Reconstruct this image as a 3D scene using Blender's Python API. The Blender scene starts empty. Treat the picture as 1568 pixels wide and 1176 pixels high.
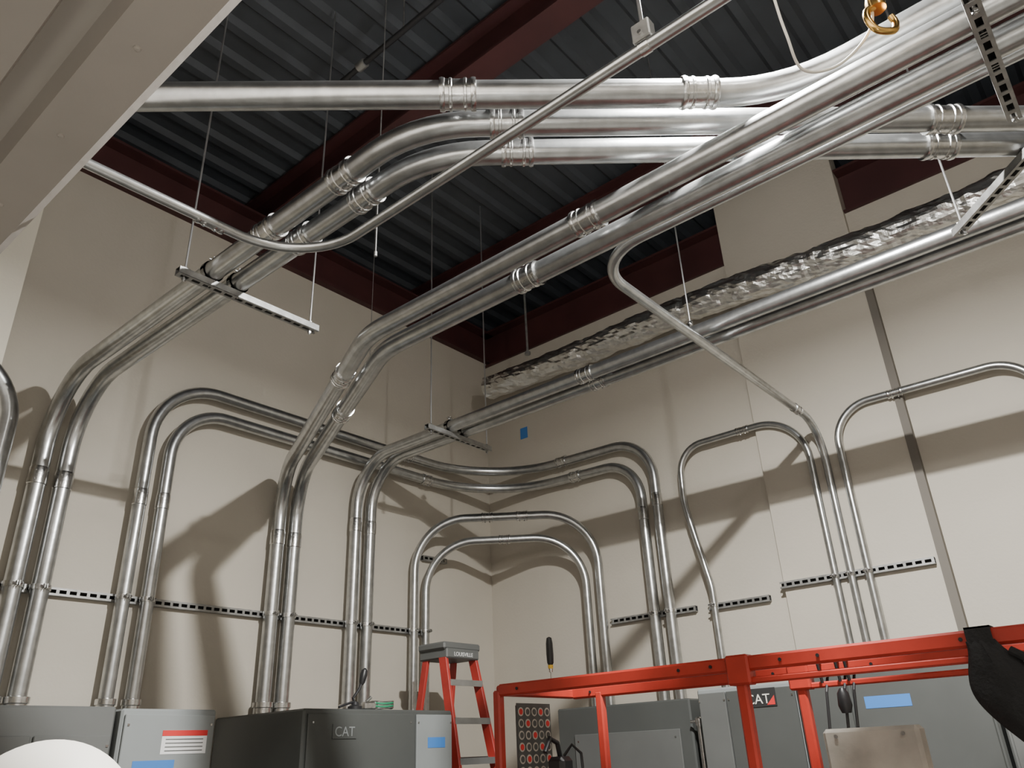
import bpy, math, random
from mathutils import Vector, Matrix, noise
random.seed(4)
V=Vector
# ---------------- materials ----------------
def mat(name,col,rough=.5,metal=0.,nscale=None,namp=.15,bump=0.,bscale=60,col2=None):
    m=bpy.data.materials.new(name); m.use_nodes=True
    nt=m.node_tree; b=nt.nodes["Principled BSDF"]
    b.inputs["Roughness"].default_value=rough; b.inputs["Metallic"].default_value=metal
    b.inputs["Base Color"].default_value=(*col,1)
    tc=nt.nodes.new("ShaderNodeTexCoord")
    if nscale:
        n=nt.nodes.new("ShaderNodeTexNoise"); n.inputs["Scale"].default_value=nscale; n.inputs["Detail"].default_value=5
        r=nt.nodes.new("ShaderNodeValToRGB")
        c2=col2 if col2 else tuple(c*(1-namp) for c in col)
        r.color_ramp.elements[0].color=(*c2,1); r.color_ramp.elements[1].color=(*col,1)
        r.color_ramp.elements[0].position=.35; r.color_ramp.elements[1].position=.65
        nt.links.new(tc.outputs["Object"],n.inputs["Vector"]); nt.links.new(n.outputs["Fac"],r.inputs["Fac"])
        nt.links.new(r.outputs["Color"],b.inputs["Base Color"])
    if bump:
        n2=nt.nodes.new("ShaderNodeTexNoise"); n2.inputs["Scale"].default_value=bscale; n2.inputs["Detail"].default_value=4
        bp=nt.nodes.new("ShaderNodeBump"); bp.inputs["Strength"].default_value=bump; bp.inputs["Distance"].default_value=.01
        nt.links.new(tc.outputs["Object"],n2.inputs["Vector"]); nt.links.new(n2.outputs["Fac"],bp.inputs["Height"]); nt.links.new(bp.outputs["Normal"],b.inputs["Normal"])
    return m
WALL=mat("painted_drywall",(.515,.475,.405),.75,0,1.3,.06,.15,40)
WALL_LIT=mat("lit_drywall",(.84,.79,.67),.7,0,2,.05,.1,40)  # lighter copy of the wall paint; strong light on the return put into colour
SOFF=mat("beige_painted_steel",(.50,.465,.425),.5,0,3,.08,.1,30)
FLOOR=mat("concrete",(.25,.24,.22),.7,0,2,.25,.2,20)
EMT=mat("galvanized_emt",(.56,.57,.57),.29,.97,14,.22,.06,25)
EMTD=mat("galvanized_fitting",(.68,.68,.67),.25,1.,30,.25,.1,60)
STRUT=mat("galvanized_strut",(.42,.42,.41),.45,.8,20,.3,.05,60)
DARK=mat("dark_slot",(.02,.02,.02),.8)
DECK=mat("roof_deck_paint",(.050,.056,.064),.7,.0,2,.25)
RED=mat("red_oxide_primer",(.062,.018,.018),.6,0,2,.3)
FOIL=mat("foil_wrap",(.86,.86,.84),.30,1.,8,.12,.5,25)
GREY=mat("cabinet_dark_grey",(.085,.09,.086),.5,.1,3,.1)
GREYM=mat("cabinet_mid_grey",(.135,.14,.135),.55,.1,3,.1)
GREYL=mat("cabinet_light_grey",(.27,.29,.29),.6,.05,3,.08)
LIFT=mat("lift_red_paint",(.46,.04,.025),.4,0,6,.2,.05,40)
LADR=mat("ladder_fiberglass",(.46,.04,.03),.5,0,8,.15)
ALU=mat("aluminium",(.55,.55,.55),.35,.9,10,.15)
BLK=mat("black_plastic",(.018,.018,.02),.4)
BLKC=mat("black_fabric",(.012,.012,.013),.85,0,30,.3,.5,80)
WHT=mat("white_plastic",(.80,.77,.70),.6)
LBL=mat("label_white",(.8,.8,.8),.6)
LBR=mat("label_red",(.65,.03,.03),.6)
TAPE=mat("blue_tape",(.05,.20,.55),.7)
BRASS=mat("brass",(.80,.50,.16),.25,1.,20,.3)
YEL=mat("yellow",(.8,.5,.05),.5)
GRN=mat("green_wire",(.02,.25,.12),.5)
TAN=mat("worn_board",(.55,.52,.46),.7,0,6,.3,.2,20)
# ---------------- mesh builder ----------------
class MB:
    def __init__(s): s.v=[];s.f=[];s.m=[];s.mats=[]
    def mi(s,m):
        if m not in s.mats: s.mats.append(m)
        return s.mats.index(m)
    def add(s,vs,fs,m):
        o=len(s.v); s.v+= [V(v) for v in vs]; k=s.mi(m)
        for f in fs: s.f.append([i+o for i in f]); s.m.append(k)
    def obox(s,c,ax,ay,az,m,bev=0):
        c=V(c);ax=V(ax);ay=V(ay);az=V(az)
        if not bev:
            vs=[c+ax*i+ay*j+az*k for i in(-1,1) for j in(-1,1) for k in(-1,1)]
            fs=[(0,1,3,2),(4,6,7,5),(0,4,5,1),(2,3,7,6),(0,2,6,4),(1,5,7,3)]
            s.add(vs,fs,m); return
        L=[ax.length,ay.length,az.length]; U=[ax.normalized(),ay.normalized(),az.normalized()]
        bev=min(bev,*[l*.45 for l in L])
        idx={};vs=[]
        for sx in(-1,1):
            for sy in(-1,1):
                for sz in(-1,1):
                    sg=(sx,sy,sz)
                    for a in range(3):
                        p=c.copy()
                        for q in range(3):
                            p+=U[q]*sg[q]*(L[q] if q==a else L[q]-bev)
                        idx[(sg,a)]=len(vs);vs.append(p)
        fs=[]
        for a in range(3):
            b,c2=(a+1)%3,(a+2)%3
            for sa in(-1,1):
                loop=[]
                for sb,sc in((-1,-1),(1,-1),(1,1),(-1,1)):
                    g=[0,0,0];g[a]=sa;g[b]=sb;g[c2]=sc;loop.append(idx[(tuple(g),a)])
                fs.append(loop if sa>0 else loop[::-1])
            for sb in(-1,1):
                for sc in(-1,1):
                    g1=[0,0,0];g1[a]=-1;g1[b]=sb;g1[c2]=sc;g2=list(g1);g2[a]=1
                    g1=tuple(g1);g2=tuple(g2)
                    fs.append([idx[(g1,b)],idx[(g2,b)],idx[(g2,c2)],idx[(g1,c2)]])
        for sx in(-1,1):
            for sy in(-1,1):
                for sz in(-1,1):
                    g=(sx,sy,sz);fs.append([idx[(g,0)],idx[(g,1)],idx[(g,2)]])
        s.add(vs,fs,m)
    def box(s,x0,x1,y0,y1,z0,z1,m,bev=0):
        s.obox(((x0+x1)/2,(y0+y1)/2,(z0+z1)/2),(abs(x1-x0)/2,0,0),(0,abs(y1-y0)/2,0),(0,0,abs(z1-z0)/2),m,bev)
    def bar(s,p,q,w,h,m,up=(0,0,1),bev=0):
        p=V(p);q=V(q);d=(q-p);u=V(up);sd=d.cross(u)
        if sd.length<1e-5: sd=d.cross(V((1,0,0)))
        sd.normalize();u=sd.cross(d).normalized()
        s.obox((p+q)/2,d/2,sd*w/2,u*h/2,m,bev)
    def lathe(s,c,d,prof,m,n=20):
        c=V(c);d=V(d).normalized();u=d.orthogonal().normalized();w=d.cross(u)
        vs=[];fs=[]
        for t,r in prof:
            for i in range(n):
                a=2*math.pi*i/n; vs.append(c+d*t+(u*math.cos(a)+w*math.sin(a))*r)
        for k in range(len(prof)-1):
            for i in range(n):
                j=(i+1)%n; fs.append((k*n+i,k*n+j,(k+1)*n+j,(k+1)*n+i))
        fs.append(tuple(range(n))[::-1]); fs.append(tuple((len(prof)-1)*n+i for i in range(n)))
        s.add(vs,fs,m)
    def cyl(s,p,q,r,m,n=12):
        p=V(p);q=V(q); s.lathe(p,q-p,[(0,r),((q-p).length,r)],m,n)
    def sweep(s,pts,r,m,n=20):
        pts=[V(p) for p in pts];vs=[];fs=[]
        T=[(pts[min(i+1,len(pts)-1)]-pts[max(i-1,0)]).normalized() for i in range(len(pts))]
        u=T[0].orthogonal().normalized()
        for i,p in enumerate(pts):
            u=(u-T[i]*u.dot(T[i])).normalized();w=T[i].cross(u)
            for k in range(n):
                a=2*math.pi*k/n; vs.append(p+(u*math.cos(a)+w*math.sin(a))*r)
        for i in range(len(pts)-1):
            for k in range(n):
                j=(k+1)%n; fs.append((i*n+k,i*n+j,(i+1)*n+j,(i+1)*n+k))
        fs.append(tuple(range(n))[::-1]); fs.append(tuple((len(pts)-1)*n+i for i in range(n)))
        s.add(vs,fs,m)
    def coupling(s,c,d,r,l=.15):
        h=l/2;R=r*1.0
        prof=[(-h,R*1.02),(-h,R*1.17),(-h*.86,R*1.22),(-h*.72,R*1.17),(-h*.70,R*1.10),(-h*.5,R*1.10),(-h*.46,R*1.17),(-h*.34,R*1.17),(-h*.30,R*1.09),
              (h*.30,R*1.09),(h*.34,R*1.17),(h*.46,R*1.17),(h*.5,R*1.10),(h*.70,R*1.10),(h*.72,R*1.17),(h*.86,R*1.22),(h,R*1.17),(h,R*1.02)]
        s.lathe(c,d,prof,EMTD,24)
        d=V(d).normalized();u=V((0,0,-1)); u=(u-d*u.dot(d))
        if u.length<.1: u=V((-.6,-.8,0))
        u.normalize()
        for t in(-.4,.4): s.cyl(V(c)+d*h*t,V(c)+d*h*t+u*R*1.35,.006,EMTD,8)
def make(name,mb,parent=None,smooth=35,flat=False):
    me=bpy.data.meshes.new(name); me.from_pydata([tuple(v) for v in mb.v],[],mb.f)
    for m in mb.mats: me.materials.append(m)
    me.polygons.foreach_set("material_index",mb.m); me.update()
    if not flat:
        me.shade_smooth()
        try: me.set_sharp_from_angle(angle=math.radians(smooth))
        except Exception: pass
    o=bpy.data.objects.new(name,me); bpy.context.scene.collection.objects.link(o)
    if parent: o.parent=parent
    return o
def empty(name):
    o=bpy.data.objects.new(name,None); bpy.context.scene.collection.objects.link(o); return o
def arcpts(c,s0,e0,n):
    ang=s0.angle(e0); o=[]
    for k in range(n+1):
        t=k/n; o.append(c+(s0*math.sin((1-t)*ang)+e0*math.sin(t*ang))/math.sin(ang))
    return o
def fillet(pts,rads):
    pts=[V(p) for p in pts]; out=[pts[0]]
    if not isinstance(rads,(list,tuple)): rads=[rads]*(len(pts)-2)
    for i in range(1,len(pts)-1):
        a=(pts[i-1]-pts[i]).normalized();b=(pts[i+1]-pts[i]).normalized()
        turn=math.pi-a.angle(b); r=rads[i-1]
        t=r*math.tan(turn/2); c=pts[i]+(a+b).normalized()*(r/math.cos(turn/2))
        out+=arcpts(c,pts[i]+a*t-c,pts[i]+b*t-c,max(5,int(turn/math.radians(90)*16)))
    out.append(pts[-1]); return out
G=.1
def conduit(pts,rads,r,coup=(),conn=(),sl=(),name="conduit"):
    mb=MB(); mb.sweep(fillet(pts,rads),r,EMT,24)
    for c,d in coup: mb.coupling(c,d,r,max(.11,r*2.6))
    for c in sl:   # belled sleeve where the factory elbow joins the straight
        mb.lathe(V(c)-V((0,0,.06)),(0,0,1),[(0,r*1.01),(.004,r*1.08),(.10,r*1.08),(.12,r*1.01)],EMTD,24)
        for k in(.03,.09): mb.cyl(V(c)+V((0,0,k-.06)),V(c)+V((0,0,k-.06))+V((-.6,-.8,0))*r*1.2,.006,EMTD,8)
    for c in conn:
        mb.lathe(c,(0,0,1),[(0,r*1.45),(.02,r*1.45),(.02,r*1.2),(.07,r*1.2),(.075,r*1.35),(.11,r*1.35),(.115,r*1.02)],EMTD,24)
    return make(name,mb)
# ---------------- room shell ----------------
def simple(name,*a,mat_=WALL,bev=0):
    mb=MB(); mb.box(*a,mat_,bev); return make(name,mb)
simple("floor",-9.2,.2,-9.2,.2,-.1,0,mat_=FLOOR)
simple("wall_left",-9.2,.15,0,.15,0,6.08)
simple("wall_right",0,.15,-9.2,0,0,6.02)
simple("wall_back",-9.2,.2,-9.35,-9.2,0,6.9)
simple("wall_near",-9.35,-9.2,-9.35,.2,0,6.9)
simple("wall_pilaster",-.06,.14,-4.36,-3.2,0,6.85)
simple("wall_return",-6.6,-5.03,-.3,0,0,6.0,mat_=WALL_LIT)
simple("dark_strip_1",-.065,.0,-4.42,-4.36,0,5.35,mat_=mat("dark_strip_paint",(.15,.135,.115),.7))  # narrow strip down the right wall, darker than the wall paint
mb=MB(); prof=[]; y=-9.4
while y<3.2:
    prof+=[(y,6.97),(y+.15,6.97),(y+.19,6.925),(y+.26,6.925)]; y+=.30
vs=[];fs=[]
for yy,zz in prof: vs+=[(-9.4,yy,zz),(3.2,yy,zz)]
for i in range(len(prof)-1): fs.append((2*i,2*i+1,2*i+3,2*i+2))
mb.add(vs,fs,DECK); make("ceiling",mb,flat=True)
mb=MB(); mb.box(-9.4,3.2,3.1,3.2,0,7,DECK); mb.box(3.1,3.2,-9.4,3.2,0,7,DECK); make("wall_outer",mb)
def ibeam(name,p,q,h,w,zt):
    mb=MB(); p=V((*p,0));q=V((*q,0));t=.025
    for z,hh,ww in((zt-t/2,t,w),(zt-h+t/2,t,w),(zt-h/2,h,.02)):
        mb.bar(p+V((0,0,z)),q+V((0,0,z)),ww,hh,RED)
    return make(name,mb)
ibeam("steel_beam",(-9.2,.06),(3,.06),.42,.26,6.50)
ibeam("steel_beam",(.10,-9.2),(.10,3),.48,.26,6.50)
ibeam("steel_beam",(-3.05,-9.2),(-3.05,3),.38,.22,6.89)
ibeam("steel_beam",(-5.6,-9.2),(-5.6,3),.38,.22,6.89)
ibeam("steel_beam",(-.8,-9.2),(-.8,3),.38,.22,6.89)
mb=MB(); mb.cyl((-3.72,-9,6.5),(-3.72,-1.7,6.5),.022,BLK,16); mb.lathe((-3.72,-2.18,6.5),(0,1,0),[(0,.035),(.08,.035)],STRUT,16)
for y in (-2.6,-5,-7.5): mb.cyl((-3.72,y,6.5),(-3.72,y,6.92),.006,STRUT,8)
make("sprinkler_pipe",mb)
# ---------------- soffit near camera ----------------
mb=MB()
pf=[(-5.75,3.52),(-5.75,3.43),(-5.78,3.40),(-5.93,3.40),(-5.95,3.46),(-6.03,3.46),(-6.05,3.38),(-6.9,3.38),(-6.9,4.6),(-6.2,4.6),(-5.8,3.56)]
vs=[];n=len(pf)
for yy in(-9.15,-.31): vs+=[(x,yy,z) for x,z in pf]
fs=[(i,(i+1)%n,n+(i+1)%n,n+i) for i in range(n)]+[tuple(range(n))[::-1],tuple(range(n,2*n))]
mb.add(vs,fs,SOFF)
yy=-5.4
while yy<-2.6:
    mb.lathe((-5.86,yy,3.40),(0,0,-1),[(0,.010),(.004,.009),(.006,.004)],SOFF,12)
    mb.lathe((-6.12,yy+.2,3.38),(0,0,-1),[(0,.012),(.004,.010),(.006,.004)],SOFF,12); yy+=.45
make("beige_soffit",mb,smooth=20)
# ---------------- conduits ----------------
RA=.056;RW=.051
zg=2.08
dA=V((.67,-.742,0))
conduit([(-4.61,-G,zg),(-4.61,-G,4.24),(-4.61,-3.73,4.24),(-1.5,-7.16,4.24)],[.5,.7],RA,
  [((-4.61,-2.63,4.24),(0,1,0)),((-4.61,-3.24,4.24),(0,1,0)),((-4.35,-4.017,4.24),dA),((-3.04,-5.46,4.24),dA)],[(-4.61,-G,zg)],[(-4.61,-G,3.55)])
conduit([(-4.45,-G,zg),(-4.45,-G,4.24),(-4.45,-3.63,4.24),(-1.3,-7.16,4.24)],[.5,.7],RA,
  [((-4.45,-2.70,4.24),(0,1,0)),((-4.45,-3.2,4.24),(0,1,0)),((-4.18,-3.935,4.24),dA),((-2.87,-5.40,4.24),dA)],[(-4.45,-G,zg)],[(-4.45,-G,3.55)])
conduit([(-4.95,-.42,zg),(-4.95,-.42,4.15),(-6.5,-.42,4.15)],[.42],RA,[],[(-4.95,-.42,zg)])
conduit([(-6.15,-2.28,4.24),(-3.68,-5.0,4.24),(-3.68,-8.5,4.24)],[.7],.058,
  [((-4.61,-3.976,4.24),dA),((-3.93,-4.725,4.24),dA)])
kd=V((-1.05,-2.35,.02)).normalized()
conduit([(-2.75,-G,zg),(-2.75,-G,4.0),(-3.80,-2.45,4.02),(-3.80,-8.6,4.02)],[.42,.7],RA,
  [(V((-2.75,-G,4.0))+kd*2.0,kd),((-3.80,-4.04,4.02),(0,1,0))],[(-2.75,-G,zg)],[(-2.75,-G,3.45)])
kd2=V((-1.02,-2.28,.02)).normalized()
conduit([(-2.59,-G,zg),(-2.59,-G,4.0),(-3.61,-2.38,4.02),(-3.61,-8.6,4.02)],[.42,.7],RA,
  [(V((-2.59,-G,4.0))+kd2*1.5,kd2),((-3.61,-3.52,4.02),(0,1,0))],[(-2.59,-G,zg)],[(-2.59,-G,3.45)])
conduit([(-1.95,-G,zg),(-1.95,-G,4.31),(-1.95,-8.6,4.29)],[.45],RW,[((-1.95,-2.73,4.305),(0,1,0))],[(-1.95,-G,zg)],[(-1.95,-G,3.7)])
conduit([(-1.78,-G,zg),(-1.78,-G,4.31),(-1.78,-8.6,4.29)],[.45],RW,[((-1.78,-2.73,4.305),(0,1,0))],[(-1.78,-G,zg)],[(-1.78,-G,3.7)])
conduit([(-3.92,-G,zg),(-3.92,-G,4.52),(-G,-G,4.52),(-G,-2.17,4.47),(-G,-2.17,zg)],[.5,.95,.42],.047,
  [((-1.35,-G,4.52),(1,0,0)),((-G,-1.12,4.5),(0,1,0))],[(-3.92,-G,zg)],[(-3.92,-G,3.55),(-G,-2.17,3.85)])
conduit([(-3.75,-G,zg),(-3.75,-G,4.33),(-G,-G,4.33),(-G,-2.01,4.28),(-G,-2.01,zg)],[.42,.95,.38],.047,
  [((-1.08,-G,4.33),(1,0,0)),((-G,-1.28,4.3),(0,1,0))],[(-3.75,-G,zg)],[(-3.75,-G,3.55),(-G,-2.01,3.75)])
dd=V((1.12,-1.36,0)).normalized()
conduit([(-1.22,-G,zg),(-1.22,-G,3.88),(-G,-1.46,3.88),(-G,-1.46,zg)],[.5,.5],.040,
  [(V((-.66,-.78,3.88))+dd*.17,dd),(V((-.66,-.78,3.88))-dd*.17,dd)],[])
conduit([(-1.07,-G,zg),(-1.07,-G,3.68),(-G,-1.30,3.68),(-G,-1.30,zg)],[.48,.48],.038,
  [(V((-.58,-.70,3.68)),dd)],[])
conduit([(-G,-2.59,zg),(-G,-2.59,2.98),(-G,-2.44,3.75),(-G,-2.46,4.27),(-G,-3.63,4.27),(-G,-3.63,zg)],[.6,.6,.25,.4],.029,
  [((-G,-3.1,4.27),(0,1,0))])
conduit([(-G,-3.75,zg),(-G,-3.75,4.13),(-3.37,-3.75,4.13),(-3.37,-8.6,4.13)],[.32,.33],.031,[((-.55,-3.75,4.13),(1,0,0))])
conduit([(-G,-3.88,zg),(-G,-3.88,4.22),(-G,-5.32,4.20),(-G,-5.32,zg)],[.3,.3],.031,[((-G,-4.38,4.21),(0,1,0))])
conduit([(-5.78,-3.28,3.60),(-4.82,-3.30,3.60),(-4.82,-8.6,3.60)],[.33],.0195,[((-5.24,-3.285,3.6),(1,0,0))])
# ---------------- struts ----------------
def strut(mb,p,q,out,w=.050,d=.041):
    p=V(p);q=V(q);L=(q-p).length;u=(q-p)/L;o=V(out).normalized();s=u.cross(o).normalized()
    mb.obox((p+q)/2-o*d*.45,u*L/2,s*w/2,o*d*.05,DARK)
    for k in(-1,1):
        mb.obox((p+q)/2+s*k*w*.46,u*L/2,s*w*.05,o*d/2,STRUT)
        mb.obox((p+q)/2+s*k*w*.37+o*d*.47,u*L/2,s*w*.14,o*d*.04,STRUT)
    t=0
    while t<L:
        a=min(.020,L-t); mb.obox(p+u*(t+a/2)+o*d*.45,u*a/2,s*w/2,o*d*.05,STRUT); t+=.065
def strap(mb,c,d,r,n_out):
    d=V(d).normalized();c=V(c);o=V(n_out).normalized();s=d.cross(o).normalized()
    mb.lathe(c-d*.016,d,[(0,r*1.01),(0,r*1.13),(.032,r*1.13),(.032,r*1.01)],EMTD,20)
    for k in(-1,1): mb.obox(c+o*(r+.018)+s*k*.007,d*.014,s*.003,o*.022,EMTD)
    mb.cyl(c+o*(r+.022)-s*.028,c+o*(r+.022)+s*.028,.007,EMTD,8)
so=MB()
strut(so,(-4.98,-.0215,2.84),(-1.0,-.0215,2.84),(0,-1,0))
for x,r in((-4.61,RA),(-4.45,RA),(-3.92,.046),(-3.75,.046),(-2.75,RA),(-2.59,RA),(-1.95,RW),(-1.78,RW),(-1.22,.04),(-1.07,.038)):
    strap(so,(x,-G,2.84),(0,0,1),r,(0,-1,0))
make("strut_channel",so)
for y0,y1,z,ps,xo in((-2.38,-1.5,2.84,((-2.17,.046),(-2.01,.046)),0),(-3.05,-2.5,2.83,((-2.59,.029),),0),(-4.34,-3.18,2.90,((-3.63,.029),(-3.75,.031),(-3.88,.031)),-.06)):
    so=MB(); strut(so,(xo-.0215,y0,z),(xo-.0215,y1,z),(-1,0,0))
    for y,r in ps: strap(so,(-G,y,z),(0,0,1),r,(-1,0,0))
    make("strut_channel",so)
so=MB(); strut(so,(-1.05,-.022,3.55),(-.72,-.022,3.56),(0,-1,0)); make("strut_channel",so)
def trapeze(p,q,rods,pipes,pd,ztop=6.92,r=.006):
    so=MB(); p=V(p);q=V(q); strut(so,p,q,(0,0,-1))
    for c in rods:
        c=V(c); so.cyl((c.x,c.y,p.z-.05),(c.x,c.y,ztop),r,ALU,8)
        so.lathe((c.x,c.y,p.z-.045),(0,0,1),[(0,.012),(.012,.012)],EMTD,6); so.box(c.x-.02,c.x+.02,c.y-.02,c.y+.02,p.z+.02,p.z+.026,EMTD)
        so.lathe((c.x,c.y,p.z+.026),(0,0,1),[(0,.012),(.012,.012)],EMTD,6)
    for c,rr in pipes: strap(so,c,pd,rr,(0,0,1)); strap(so,c,pd,rr,(0,0,-1))
    return make("trapeze_hanger",so)
trapeze((-4.80,-2.08,4.160),(-3.90,-2.08,4.160),[(-4.76,-2.08),(-3.95,-2.08)],[((-4.61,-2.08,4.24),RA),((-4.45,-2.08,4.24),RA)],(0,1,0))
trapeze((-2.22,-1.30,4.235),(-1.44,-1.30,4.235),[(-2.17,-1.30),(-1.48,-1.30)],[((-1.95,-1.3,4.31),RW),((-1.78,-1.3,4.31),RW)],(0,1,0))
trapeze((-3.98,-5.70,3.94),(-3.26,-5.70,3.94),[(-3.95,-5.70),(-3.29,-5.70)],[((-3.80,-5.70,4.02),RA),((-3.61,-5.70,4.02),RA)],(0,1,0))
trapeze((-2.18,-5.30,4.16),(-3.05,-6.09,4.16),[(-2.22,-5.34),(-3.0,-6.05)],[],(1,0,0))
so=MB(); strap(so,(-1.95,-3.62,4.31),(0,1,0),RW,(0,0,1)); so.cyl((-1.95,-3.62,4.36),(-1.95,-3.62,6.92),.006,ALU,8); make("conduit_hanger",so)
so=MB(); strap(so,(-4.82,-4.93,3.6),(0,1,0),.0195,(0,0,1)); so.box(-4.84,-4.80,-4.96,-4.90,3.62,3.69,STRUT,.004); so.cyl((-4.82,-4.93,3.66),(-4.82,-4.93,6.92),.006,ALU,8); make("conduit_hanger",so)
for x,y,z0,r in((-3.97,-2.7,4.4,.004),(-.75,-1.25,5.5,.012),(-2.6,-1.0,4.6,.003)):
    so=MB(); so.cyl((x,y,z0),(x,y,6.92),r,STRUT,8); so.lathe((x,y,z0),(0,0,-1),[(0,r*2.5),(.03,r*2.5)],STRUT,8); make("threaded_rod",so)
# ---------------- foil duct ----------------
mb=MB(); N=260;M=36;vs=[];fs=[]
for i in range(N+1):
    t=i/N; y=-.5-t*8.1; cz=5.44-.018*(-y)+.02*math.sin(y*1.7); cx=-.5+.015*math.sin(y*2.3)
    for k in range(M):
        a=2*math.pi*k/M
        r=.132+.018*noise.noise((y*3.5,math.cos(a)*1.5,math.sin(a)*1.5))+.014*noise.noise((y*11,math.cos(a)*3,math.sin(a)*3+5))-.011*abs(noise.noise((y*20,math.cos(a)*5+9,math.sin(a)*5)))
        r-=.012*math.exp(-((y%1.15)-.5)**2/.0015)
        vs.append((cx+r*math.cos(a),y,cz+r*math.sin(a)))
for i in range(N):
    for k in range(M):
        j=(k+1)%M; fs.append((i*M+k,i*M+j,(i+1)*M+j,(i+1)*M+k))
fs+= [tuple(range(M)),tuple(N*M+k for k in range(M))[::-1]]
mb.add(vs,fs,FOIL); make("foil_wrapped_duct",mb,flat=True)
# ---------------- cabinets ----------------
def cabinet(x0,x1,y0,y1,h,m,front,panels,name="electrical_cabinet",extra=None):
    mb=MB(); mb.box(x0,x1,y0,y1,0,h,m,.012)
    W=(x1-x0) if front=='y' else (y1-y0)
    def fr(u0,u1,v0,v1,o0,o1,mm,bev=0):
        if front=='y': mb.box(x0+u0*W,x0+u1*W,y0-o1,y0-o0,v0,v1,mm,bev)
        else: mb.box(x0-o1,x0-o0,y1-u1*W,y1-u0*W,v0,v1,mm,bev)
    for (u0,u1,v0,v1,pm) in panels: 
        fr(u0,u1,v0*h,v1*h,0,.018,pm or m,.006)
        for u in(u0+.04*(u1-u0),u1-.04*(u1-u0)):
            fr(u-.006/W,u+.006/W,v1*h-.06,v1*h-.048,.018,.022,EMTD)
        fr(u1-.10*(u1-u0)-.012/W,u1-.10*(u1-u0)+.012/W,v0*h+.5*(v1-v0)*h-.07,v0*h+.5*(v1-v0)*h+.07,.018,.045,BLK,.006)
    if extra: extra(fr,W)
    return make(name,mb)
def lab(fr,W):
    fr(.42,.90,1.84,1.965,.018,.020,LBL); fr(.42,.90,1.935,1.965,.020,.0215,LBR)
    for i in range(4): fr(.46,.86,1.915-.02*i,1.92-.02*i,.020,.0213,GREYM)
    fr(.16,.58,1.745,1.81,.018,.020,TAPE)
cabinet(-5.02,-4.20,-.9,-.02,2.09,GREYM,'y',[(.02,.48,.05,.93,None),(.5,.98,.05,.93,None)])
cabinet(-4.18,-3.60,-.92,-.02,2.08,GREYL,'y',[(.03,.97,.03,.985,None)],extra=lab)
def lab2(fr,W):
    fr(.80,.93,1.83,1.90,.018,.020,TAPE)
cabinet(-3.08,-1.72,-1.08,-.02,2.085,GREY,'y',[(.02,.70,.03,.985,GREY),(.72,.985,.03,.985,GREYL)],extra=lab2)
mb=MB(); mb.box(-1.35,-.95,-.17,-.01,1.90,2.08,GREYM,.008); mb.box(-1.33,-.97,-.18,-.17,1.92,2.06,GREYM,.004); make("wireway",mb)
cabinet(-.55,-.02,-2.48,-1.2,2.10,GREY,'x',[(.14,.92,.05,.90,GREYM)])
cabinet(-.75,-.08,-3.42,-2.66,2.14,GREYL,'x',[(.02,.30,.03,.985,GREYM),(.31,.98,.03,.985,GREY)])
mb=MB(); mb.cyl((-.60,-2.57,0),(-.60,-2.57,1.92),.02,EMTD,14); mb.lathe((-.60,-2.57,1.90),(0,0,1),[(0,.03),(.05,.03),(.06,.02)],EMTD,14); mb.cyl((-.60,-2.50,1.93),(-.60,-2.64,1.93),.012,EMTD)
make("conduit_stub_up",mb)
def lab3(fr,W):
    fr(.38,.62,1.93,2.0,.018,.020,TAPE)
cabinet(-.85,-.08,-4.60,-3.45,2.20,GREY,'x',[(.02,.30,.03,.985,None),(.32,.98,.03,.985,None)],extra=lab3)
cabinet(-.85,-.08,-5.9,-4.62,2.20,GREYM,'x',[(.02,.48,.03,.985,None),(.5,.98,.03,.985,None)])
def text(body,loc,rot,size,m,name="maker_plate"):
    c=bpy.data.curves.new(name,"FONT"); c.body=body; c.size=size; c.extrude=.001; c.materials.append(m); c.align_x='CENTER'
    o=bpy.data.objects.new(name,c); bpy.context.scene.collection.objects.link(o); o.location=loc; o.rotation_euler=rot; return o
p1=MB(); p1.box(-2.86,-2.66,-1.104,-1.0985,1.90,1.99,GREY); p1=make("nameplate",p1)
t=text("CAT",(-2.76,-1.105,1.915),(math.pi/2,0,0),.085,GREYL,"lettering"); t.parent=p1
p1=MB(); p1.box(-.774,-.7685,-3.27,-3.04,1.99,2.11,DARK); p1.add([(-.776,-3.26,2.0),(-.776,-3.20,2.0),(-.776,-3.26,2.06)],[(0,1,2)],LBR); p1=make("nameplate",p1)
t=text("CAT",(-.777,-3.14,2.01),(math.pi/2,0,-math.pi/2),.09,WHT,"lettering"); t.parent=p1
simple("painters_tape",-.004,-.0005,-.60,-.50,4.95,5.08,mat_=TAPE)
# ---------------- scissor lift ----------------
sl=empty("scissor_lift")
X0,X1,Y0,Y1=-3.20,-2.58,-5.55,-2.84
mb=MB(); ZT=2.05;t=.05
for x in(X0,X1):
    mb.bar((x,Y0,ZT),(x,Y1-.03,ZT),t*.8,t*1.15,LIFT,bev=.01); mb.bar((x,Y0,1.52),(x,Y1,1.52),t*.7,t*.7,LIFT,bev=.008)
    mb.bar((x,Y0,1.05),(x,Y1,1.05),.01,.15,LIFT)
    for y in((Y1-.02,-4.17,Y0)if x==X0 else(-3.05,-4.17,Y0)): mb.bar((x,y,.98),(x,y,ZT),.045,.045,LIFT,up=(0,1,0),bev=.008)
    mb.box(x-.035,x+.035,-4.22,-4.12,1.97,2.085,LIFT,.008)
    mb.bar((x,-5.5,ZT-.065),(x,-4.2,ZT-.065),t*.6,t*.5,LIFT,bev=.006)
    for y in (-3.0,-3.9,-4.05,-4.35,-4.5,-5.0): mb.cyl((x-.022,y,ZT),(x-.026,y,ZT),.007,BLK,10)
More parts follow.
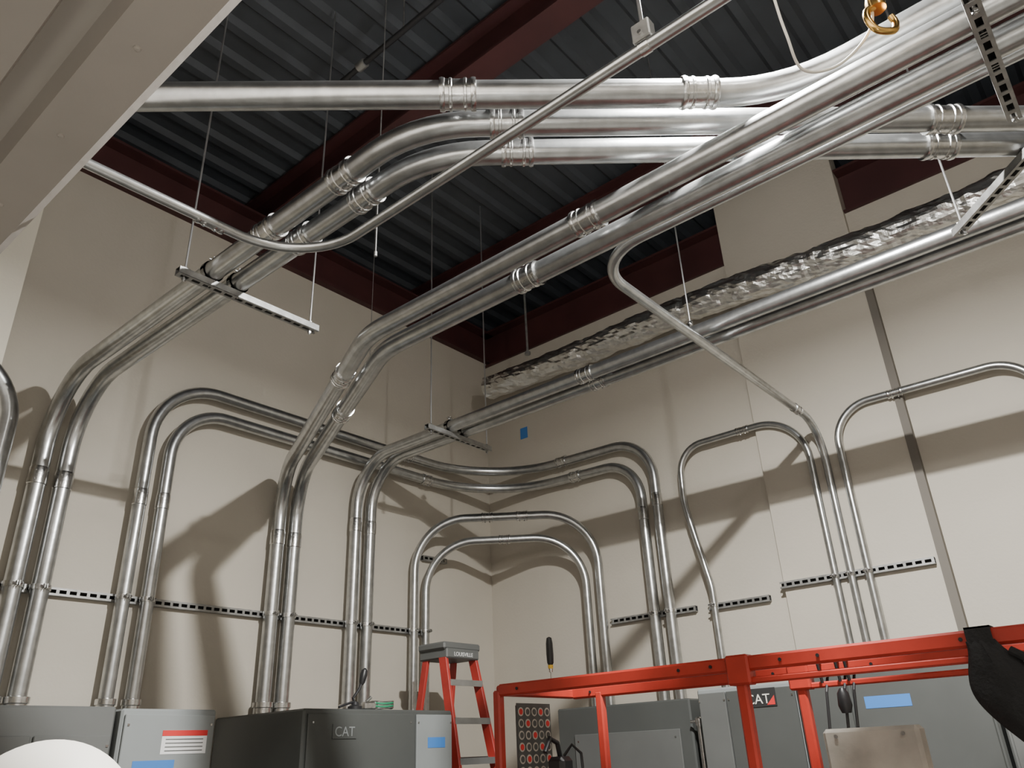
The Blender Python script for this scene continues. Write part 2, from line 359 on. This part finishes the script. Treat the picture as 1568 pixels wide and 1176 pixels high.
for y in(Y1-.02,Y0):
    for z in(ZT,1.52,1.05): mb.bar((X0,y,z),(X1,y,z),t*.8,t,LIFT,bev=.008)
make("guard_rails",mb,sl)
mb=MB(); mb.box(X0-.02,X1+.02,Y0-.02,Y1+.02,.93,.98,STRUT,.01)
mb.box(X0-.02,X1+.02,Y0,Y1,.22,.45,LIFT,.02)
for x in(X0-.03,X1-.03):
    for y in(Y0+.3,Y1-.3): mb.lathe((x,y,.16),(1,0,0),[(0,.12),(.0,.16),(.09,.16),(.09,.12)],BLK,24)
for x in(X0+.08,X1-.08):
    for z in(.48,.7):
        mb.bar((x,Y0+.15,z),(x,Y1-.15,z+.2),.03,.06,LIFT); mb.bar((x+.04,Y0+.15,z+.2),(x+.04,Y1-.15,z),.03,.06,LIFT)
make("chassis_and_scissors",mb,sl)
mb=MB(); mb.box(-3.13,-2.87,-2.915,-2.905,1.60,1.98,GREYM,.004)
mb.box(-3.135,-2.865,-2.921,-2.917,1.56,1.99,GREY)
for i in range(5):
    for j in range(7):
        mb.lathe((-3.107+i*.053,-2.922,1.95-j*.054),(0,-1,0),[(0,.021),(.002,.021)],TAN,14)
        mb.lathe((-3.107+i*.053,-2.9245,1.95-j*.054),(0,-1,0),[(0,.014),(.001,.014)],LBR if (i+j*2)%3==0 else GREY,14)
make("instruction_placard",mb,sl)
mb=MB(); mb.box(-3.10,-3.00,-3.16,-3.06,1.62,1.74,BLK,.02)
mb.sweep([(-3.05,-3.11,1.74),(-3.08,-3.12,1.80),(-3.15,-3.13,1.82),(-3.19,-3.13,1.76)],.012,BLK,10)
mb.sweep([(-3.02,-3.11,1.74),(-2.99,-3.14,1.79),(-3.0,-3.2,1.75),(-3.02,-3.22,1.66)],.007,BLK,8)
make("pendant_controller",mb,sl)
mb=MB(); mb.box(-2.72,-2.62,-4.66,-4.27,1.42,1.80,TAN,.015)
for y in(-4.33,-4.60): mb.cyl((-2.725,y,1.77),(-2.73,y,1.77),.008,STRUT)
make("document_box",mb,sl)
mb=MB()
for y in(-4.28,-4.36,-4.40):
    mb.sweep([( -2.62,y,1.99),(-2.64,y,2.07),(-2.58,y,2.10),(-2.52,y,2.05),(-2.62,y-.01,1.95),(-2.64,y,1.8),(-2.64,y-.01,1.68)],.007,BLK,8)
mb.lathe((-2.65,-4.37,1.86),(0,0,1),[(0,.02),(.03,.03),(.08,.025),(.1,.012)],BLK,14)
make("harness_hook",mb,sl)
# harness: strap looped over the rail, padded leg hanging below
mb=MB(); nu,nv=12,24;vs=[];fs=[]
for i in range(nu+1):
    for j in range(nv+1):
        u=i/nu;v=j/nv; wd=.045+.075*math.sin(v*math.pi)**1.5; y=-5.06-(u-.5)*2*wd-.12*v
        z=2.04-.36*v; x=-3.235-.04*math.sin(v*3)*(1-(2*u-1)**2)+.014*noise.noise((u*5,v*4,1))
        vs.append((x,y,z))
for i in range(nu):
    for j in range(nv): a=i*(nv+1)+j; fs.append((a,a+1,a+nv+2,a+nv+1))
mb.add(vs,fs,BLKC)
mb.box(-3.238,-3.232,-5.10,-5.02,2.00,2.085,BLKC); mb.box(-3.238,-3.165,-5.10,-5.02,2.079,2.085,BLKC); mb.box(-3.171,-3.165,-5.10,-5.02,1.85,2.085,BLKC)
mb.sweep(fillet([(-3.24,-5.14,2.00),(-3.25,-5.28,1.90),(-3.25,-5.36,1.76)],[.05]),.014,BLKC,10)
bag=make("safety_harness",mb,sl)
md=bag.modifiers.new("s","SOLIDIFY"); md.thickness=.006
mb=MB(); mb.lathe((-3.20,-3.20,2.078),(0,0,1),[(0,.004),(.03,.004),(.03,.009),(.045,.011)],EMTD,14)
mb.lathe((-3.20,-3.20,2.12),(0,0,1),[(0,.010),(.012,.013),(.02,.012)],YEL,14)
mb.lathe((-3.20,-3.20,2.14),(0,0,1),[(0,.011),(.01,.016),(.05,.018),(.10,.017),(.125,.013),(.13,.004)],BLK,16)
make("screwdriver",mb)
# ---------------- step ladder ----------------
mb=MB(); H=2.63
for k in(-1,1):
    mb.bar((k*.30,-.66,.02),(k*.175,-.09,H-.05),.030,.085,LADR,up=(0,-1,0),bev=.004)
    mb.bar((k*.27,.50,.02),(k*.16,.10,H-.05),.028,.065,LADR,up=(0,1,0),bev=.004)
    mb.box(k*.30-.03,k*.30+.03,-.71,-.61,0,.05,BLK); mb.box(k*.27-.03,k*.27+.03,.45,.55,0,.05,BLK)
    mb.bar((k*.20,-.24,1.75),(k*.19,.22,1.75),.012,.02,ALU)
for i in range(1,9):
    z=i*.29; f=z/H; w=.30+(.175-.30)*f; s=-.66+.57*f
    mb.box(-w,w,s-.04,s+.045,z-.012,z+.012,ALU,.004); mb.box(-w,w,s-.045,s-.035,z-.035,z+.012,ALU)
for i in (1,3,5,7):
    z=i*.29; f=z/H; w=.27+(.16-.27)*f; s=.50-.40*f; mb.box(-w,w,s-.01,s+.015,z-.02,z+.02,ALU)
mb.box(-.22,.22,-.16,.16,H-.06,H,GREYM,.02); mb.box(-.195,.195,-.165,.165,H-.13,H-.05,GREYM,.01)
lad=make("step_ladder",mb); lad.location=(-1.38,-.72,0); lad.rotation_euler=(0,0,0)
t=text("LOUISVILLE",(0,-.167,H-.11),(math.pi/2,0,0),.045,LBL,"lettering"); t.parent=lad
# ---------------- small stuff on the gear ----------------
mb=MB(); mb.lathe((-2.60,-1.0,2.087),(0,0,1),[(0,.05),(.02,.05),(.03,.03),(.05,.02)],BLK,20)
mb.sweep([(-2.60,-1.0,2.12),(-2.62,-1.0,2.16),(-2.57,-1.0,2.22),(-2.545,-1.0,2.27)],.010,BLK,10)
mb.lathe((-2.55,-1.0,2.25),(.25,0,1),[(0,.012),(.02,.022),(.07,.026),(.10,.022),(.115,.008)],BLK,16)
mb.sweep([(-2.6,-1.0,2.14),(-2.68,-1.0,2.12),(-2.74,-1.0,2.10)],.008,BLK,8)
make("flexible_inspection_lamp",mb)
mb=MB()
for i in range(5):
    mb.sweep([V((-2.34+.09*math.cos(a/16*6.283),-.98+.07*math.sin(a/16*6.283),2.10+.010*i+.004*math.sin(a))) for a in range(17)],.006,GRN if i%2 else EMTD,8)
make("wire_coil",mb)
mb=MB(); mb.box(-2.52,-2.42,-1.02,-.96,2.087,2.14,EMTD,.01); mb.cyl((-2.50,-1.0,2.14),(-2.46,-1.0,2.17),.012,EMTD); make("conduit_fitting",mb)
# ---------------- hard hat on a crate stack ----------------
mb=MB(); mb.box(-6.02,-5.46,-4.28,-3.74,0,.55,GREYM,.02); mb.box(-5.98,-5.50,-4.24,-3.78,.55,1.10,GREYL,.02); mb.box(-5.95,-5.53,-4.21,-3.81,1.10,1.62,GREYM,.02)
for z in(.27,.82,1.36): mb.box(-5.80,-5.68,-4.30,-4.20,z-.02,z+.02,BLK,.008)
make("tool_crate_stack",mb)
mb=MB()
vs=[];fs=[];nr=16;ns=40
for i in range(nr+1):
    ph=i/nr*math.pi/2
    for k in range(ns):
        a=2*math.pi*k/ns; r=math.sin(ph)
        vs.append((-5.725+(.155*r)*math.cos(a),-4.02+(.175*r)*math.sin(a),1.645+.165*math.cos(ph)))
for i in range(nr):
    for k in range(ns): j=(k+1)%ns; fs.append((i*ns+k,(i+1)*ns+k,(i+1)*ns+j,i*ns+j))
mb.add(vs,fs,WHT)
mb.lathe((-5.725,-4.02,1.622),(0,0,1),[(0,.15),(0,.19),(.012,.195),(.024,.17)],WHT,40)
make("hard_hat",mb)
# ---------------- cable with hook, upper right ----------------
mb=MB()
def cat(pts,n=10):
    o=[];P=[V(p) for p in pts];P=[P[0]]+P+[P[-1]]
    for i in range(1,len(P)-2):
        for k in range(n):
            t=k/n;a,b,c,d=P[i-1],P[i],P[i+1],P[i+2]
            o.append(.5*((2*b)+(c-a)*t+(2*a-5*b+4*c-d)*t*t+(3*b-a-3*c+d)*t**3))
    o.append(P[-2]); return o
mb.sweep(cat([(-4.56,-5.22,6.9),(-4.55,-5.23,4.6),(-4.54,-5.24,3.87),(-4.50,-5.24,3.68),(-4.41,-5.24,3.61),(-4.33,-5.32,3.63),(-4.31,-5.42,3.70),(-4.32,-5.46,3.80),(-4.32,-5.47,4.1),(-4.32,-5.47,6.9)],12),.0045,WHT,10)
mb.lathe((-4.32,-5.47,3.765),(0,0,1),[(0,.010),(.0,.026),(.03,.030),(.06,.022),(.09,.022),(.13,.018),(.14,.008)],BRASS,16)
mb.sweep(cat([(-4.32,-5.47,3.78),(-4.345,-5.445,3.755),(-4.350,-5.44,3.715),(-4.335,-5.455,3.675),(-4.30,-5.49,3.675),(-4.285,-5.50,3.71),(-4.29,-5.495,3.74)],8),.011,BRASS,12)
make("hanging_cable_hook",mb)
# ---------------- lights ----------------
LX,LY,LZ=-3.90,-4.88,4.95
hb=MB(); hb.lathe((LX,LY,LZ+.04),(0,0,1),[(0,.14),(.0,.15),(.05,.15),(.07,.08),(.2,.05)],GREY,28); hb.cyl((LX,LY,LZ+.2),(LX,LY,6.95),.012,STRUT)
make("hanging_work_lamp",hb)
def light(name,kind,loc,e,col,size=.2,rot=(0,0,0)):
    l=bpy.data.lights.new(name,kind); l.energy=e; l.color=col
    if kind=='AREA': l.shape='DISK'; l.size=size
    else: l.shadow_soft_size=size
    o=bpy.data.objects.new(name,l); bpy.context.scene.collection.objects.link(o); o.location=loc; o.rotation_euler=rot; return o
light("work_lamp_light",'AREA',(LX,LY,LZ),650,(1,.985,.95),.12)
light("work_lamp_glow",'POINT',(LX,LY,LZ-.07),92,(1,.985,.95),.04)
light("fill_light_high",'AREA',(-6.2,-7.9,6.3),70,(1,.95,.88),.5)  # added weak overhead fill behind the camera, no fixture modelled
light("fill_light_low",'POINT',(-7.6,-6.6,1.3),66,(1,.95,.87),.25)  # added low fill behind the camera, brightens soffit underside and walls
w=bpy.data.worlds.new("w"); bpy.context.scene.world=w; w.use_nodes=True
w.node_tree.nodes["Background"].inputs[0].default_value=(.75,.82,1,1); w.node_tree.nodes["Background"].inputs[1].default_value=.05
# ---------------- camera ----------------
cd=bpy.data.cameras.new("camera"); cam=bpy.data.objects.new("camera",cd); bpy.context.scene.collection.objects.link(cam)
cd.sensor_width=36; cd.lens=27.436; cd.clip_start=.05
R=Matrix(((.649255,-.303632,-.697335),(-.759501,-.307435,-.573273),(-.040321,.901827,-.430213)))
M4=R.to_4x4(); M4.translation=V((-6.3618,-5.6372,1.75)); cam.matrix_world=M4
bpy.context.scene.camera=cam
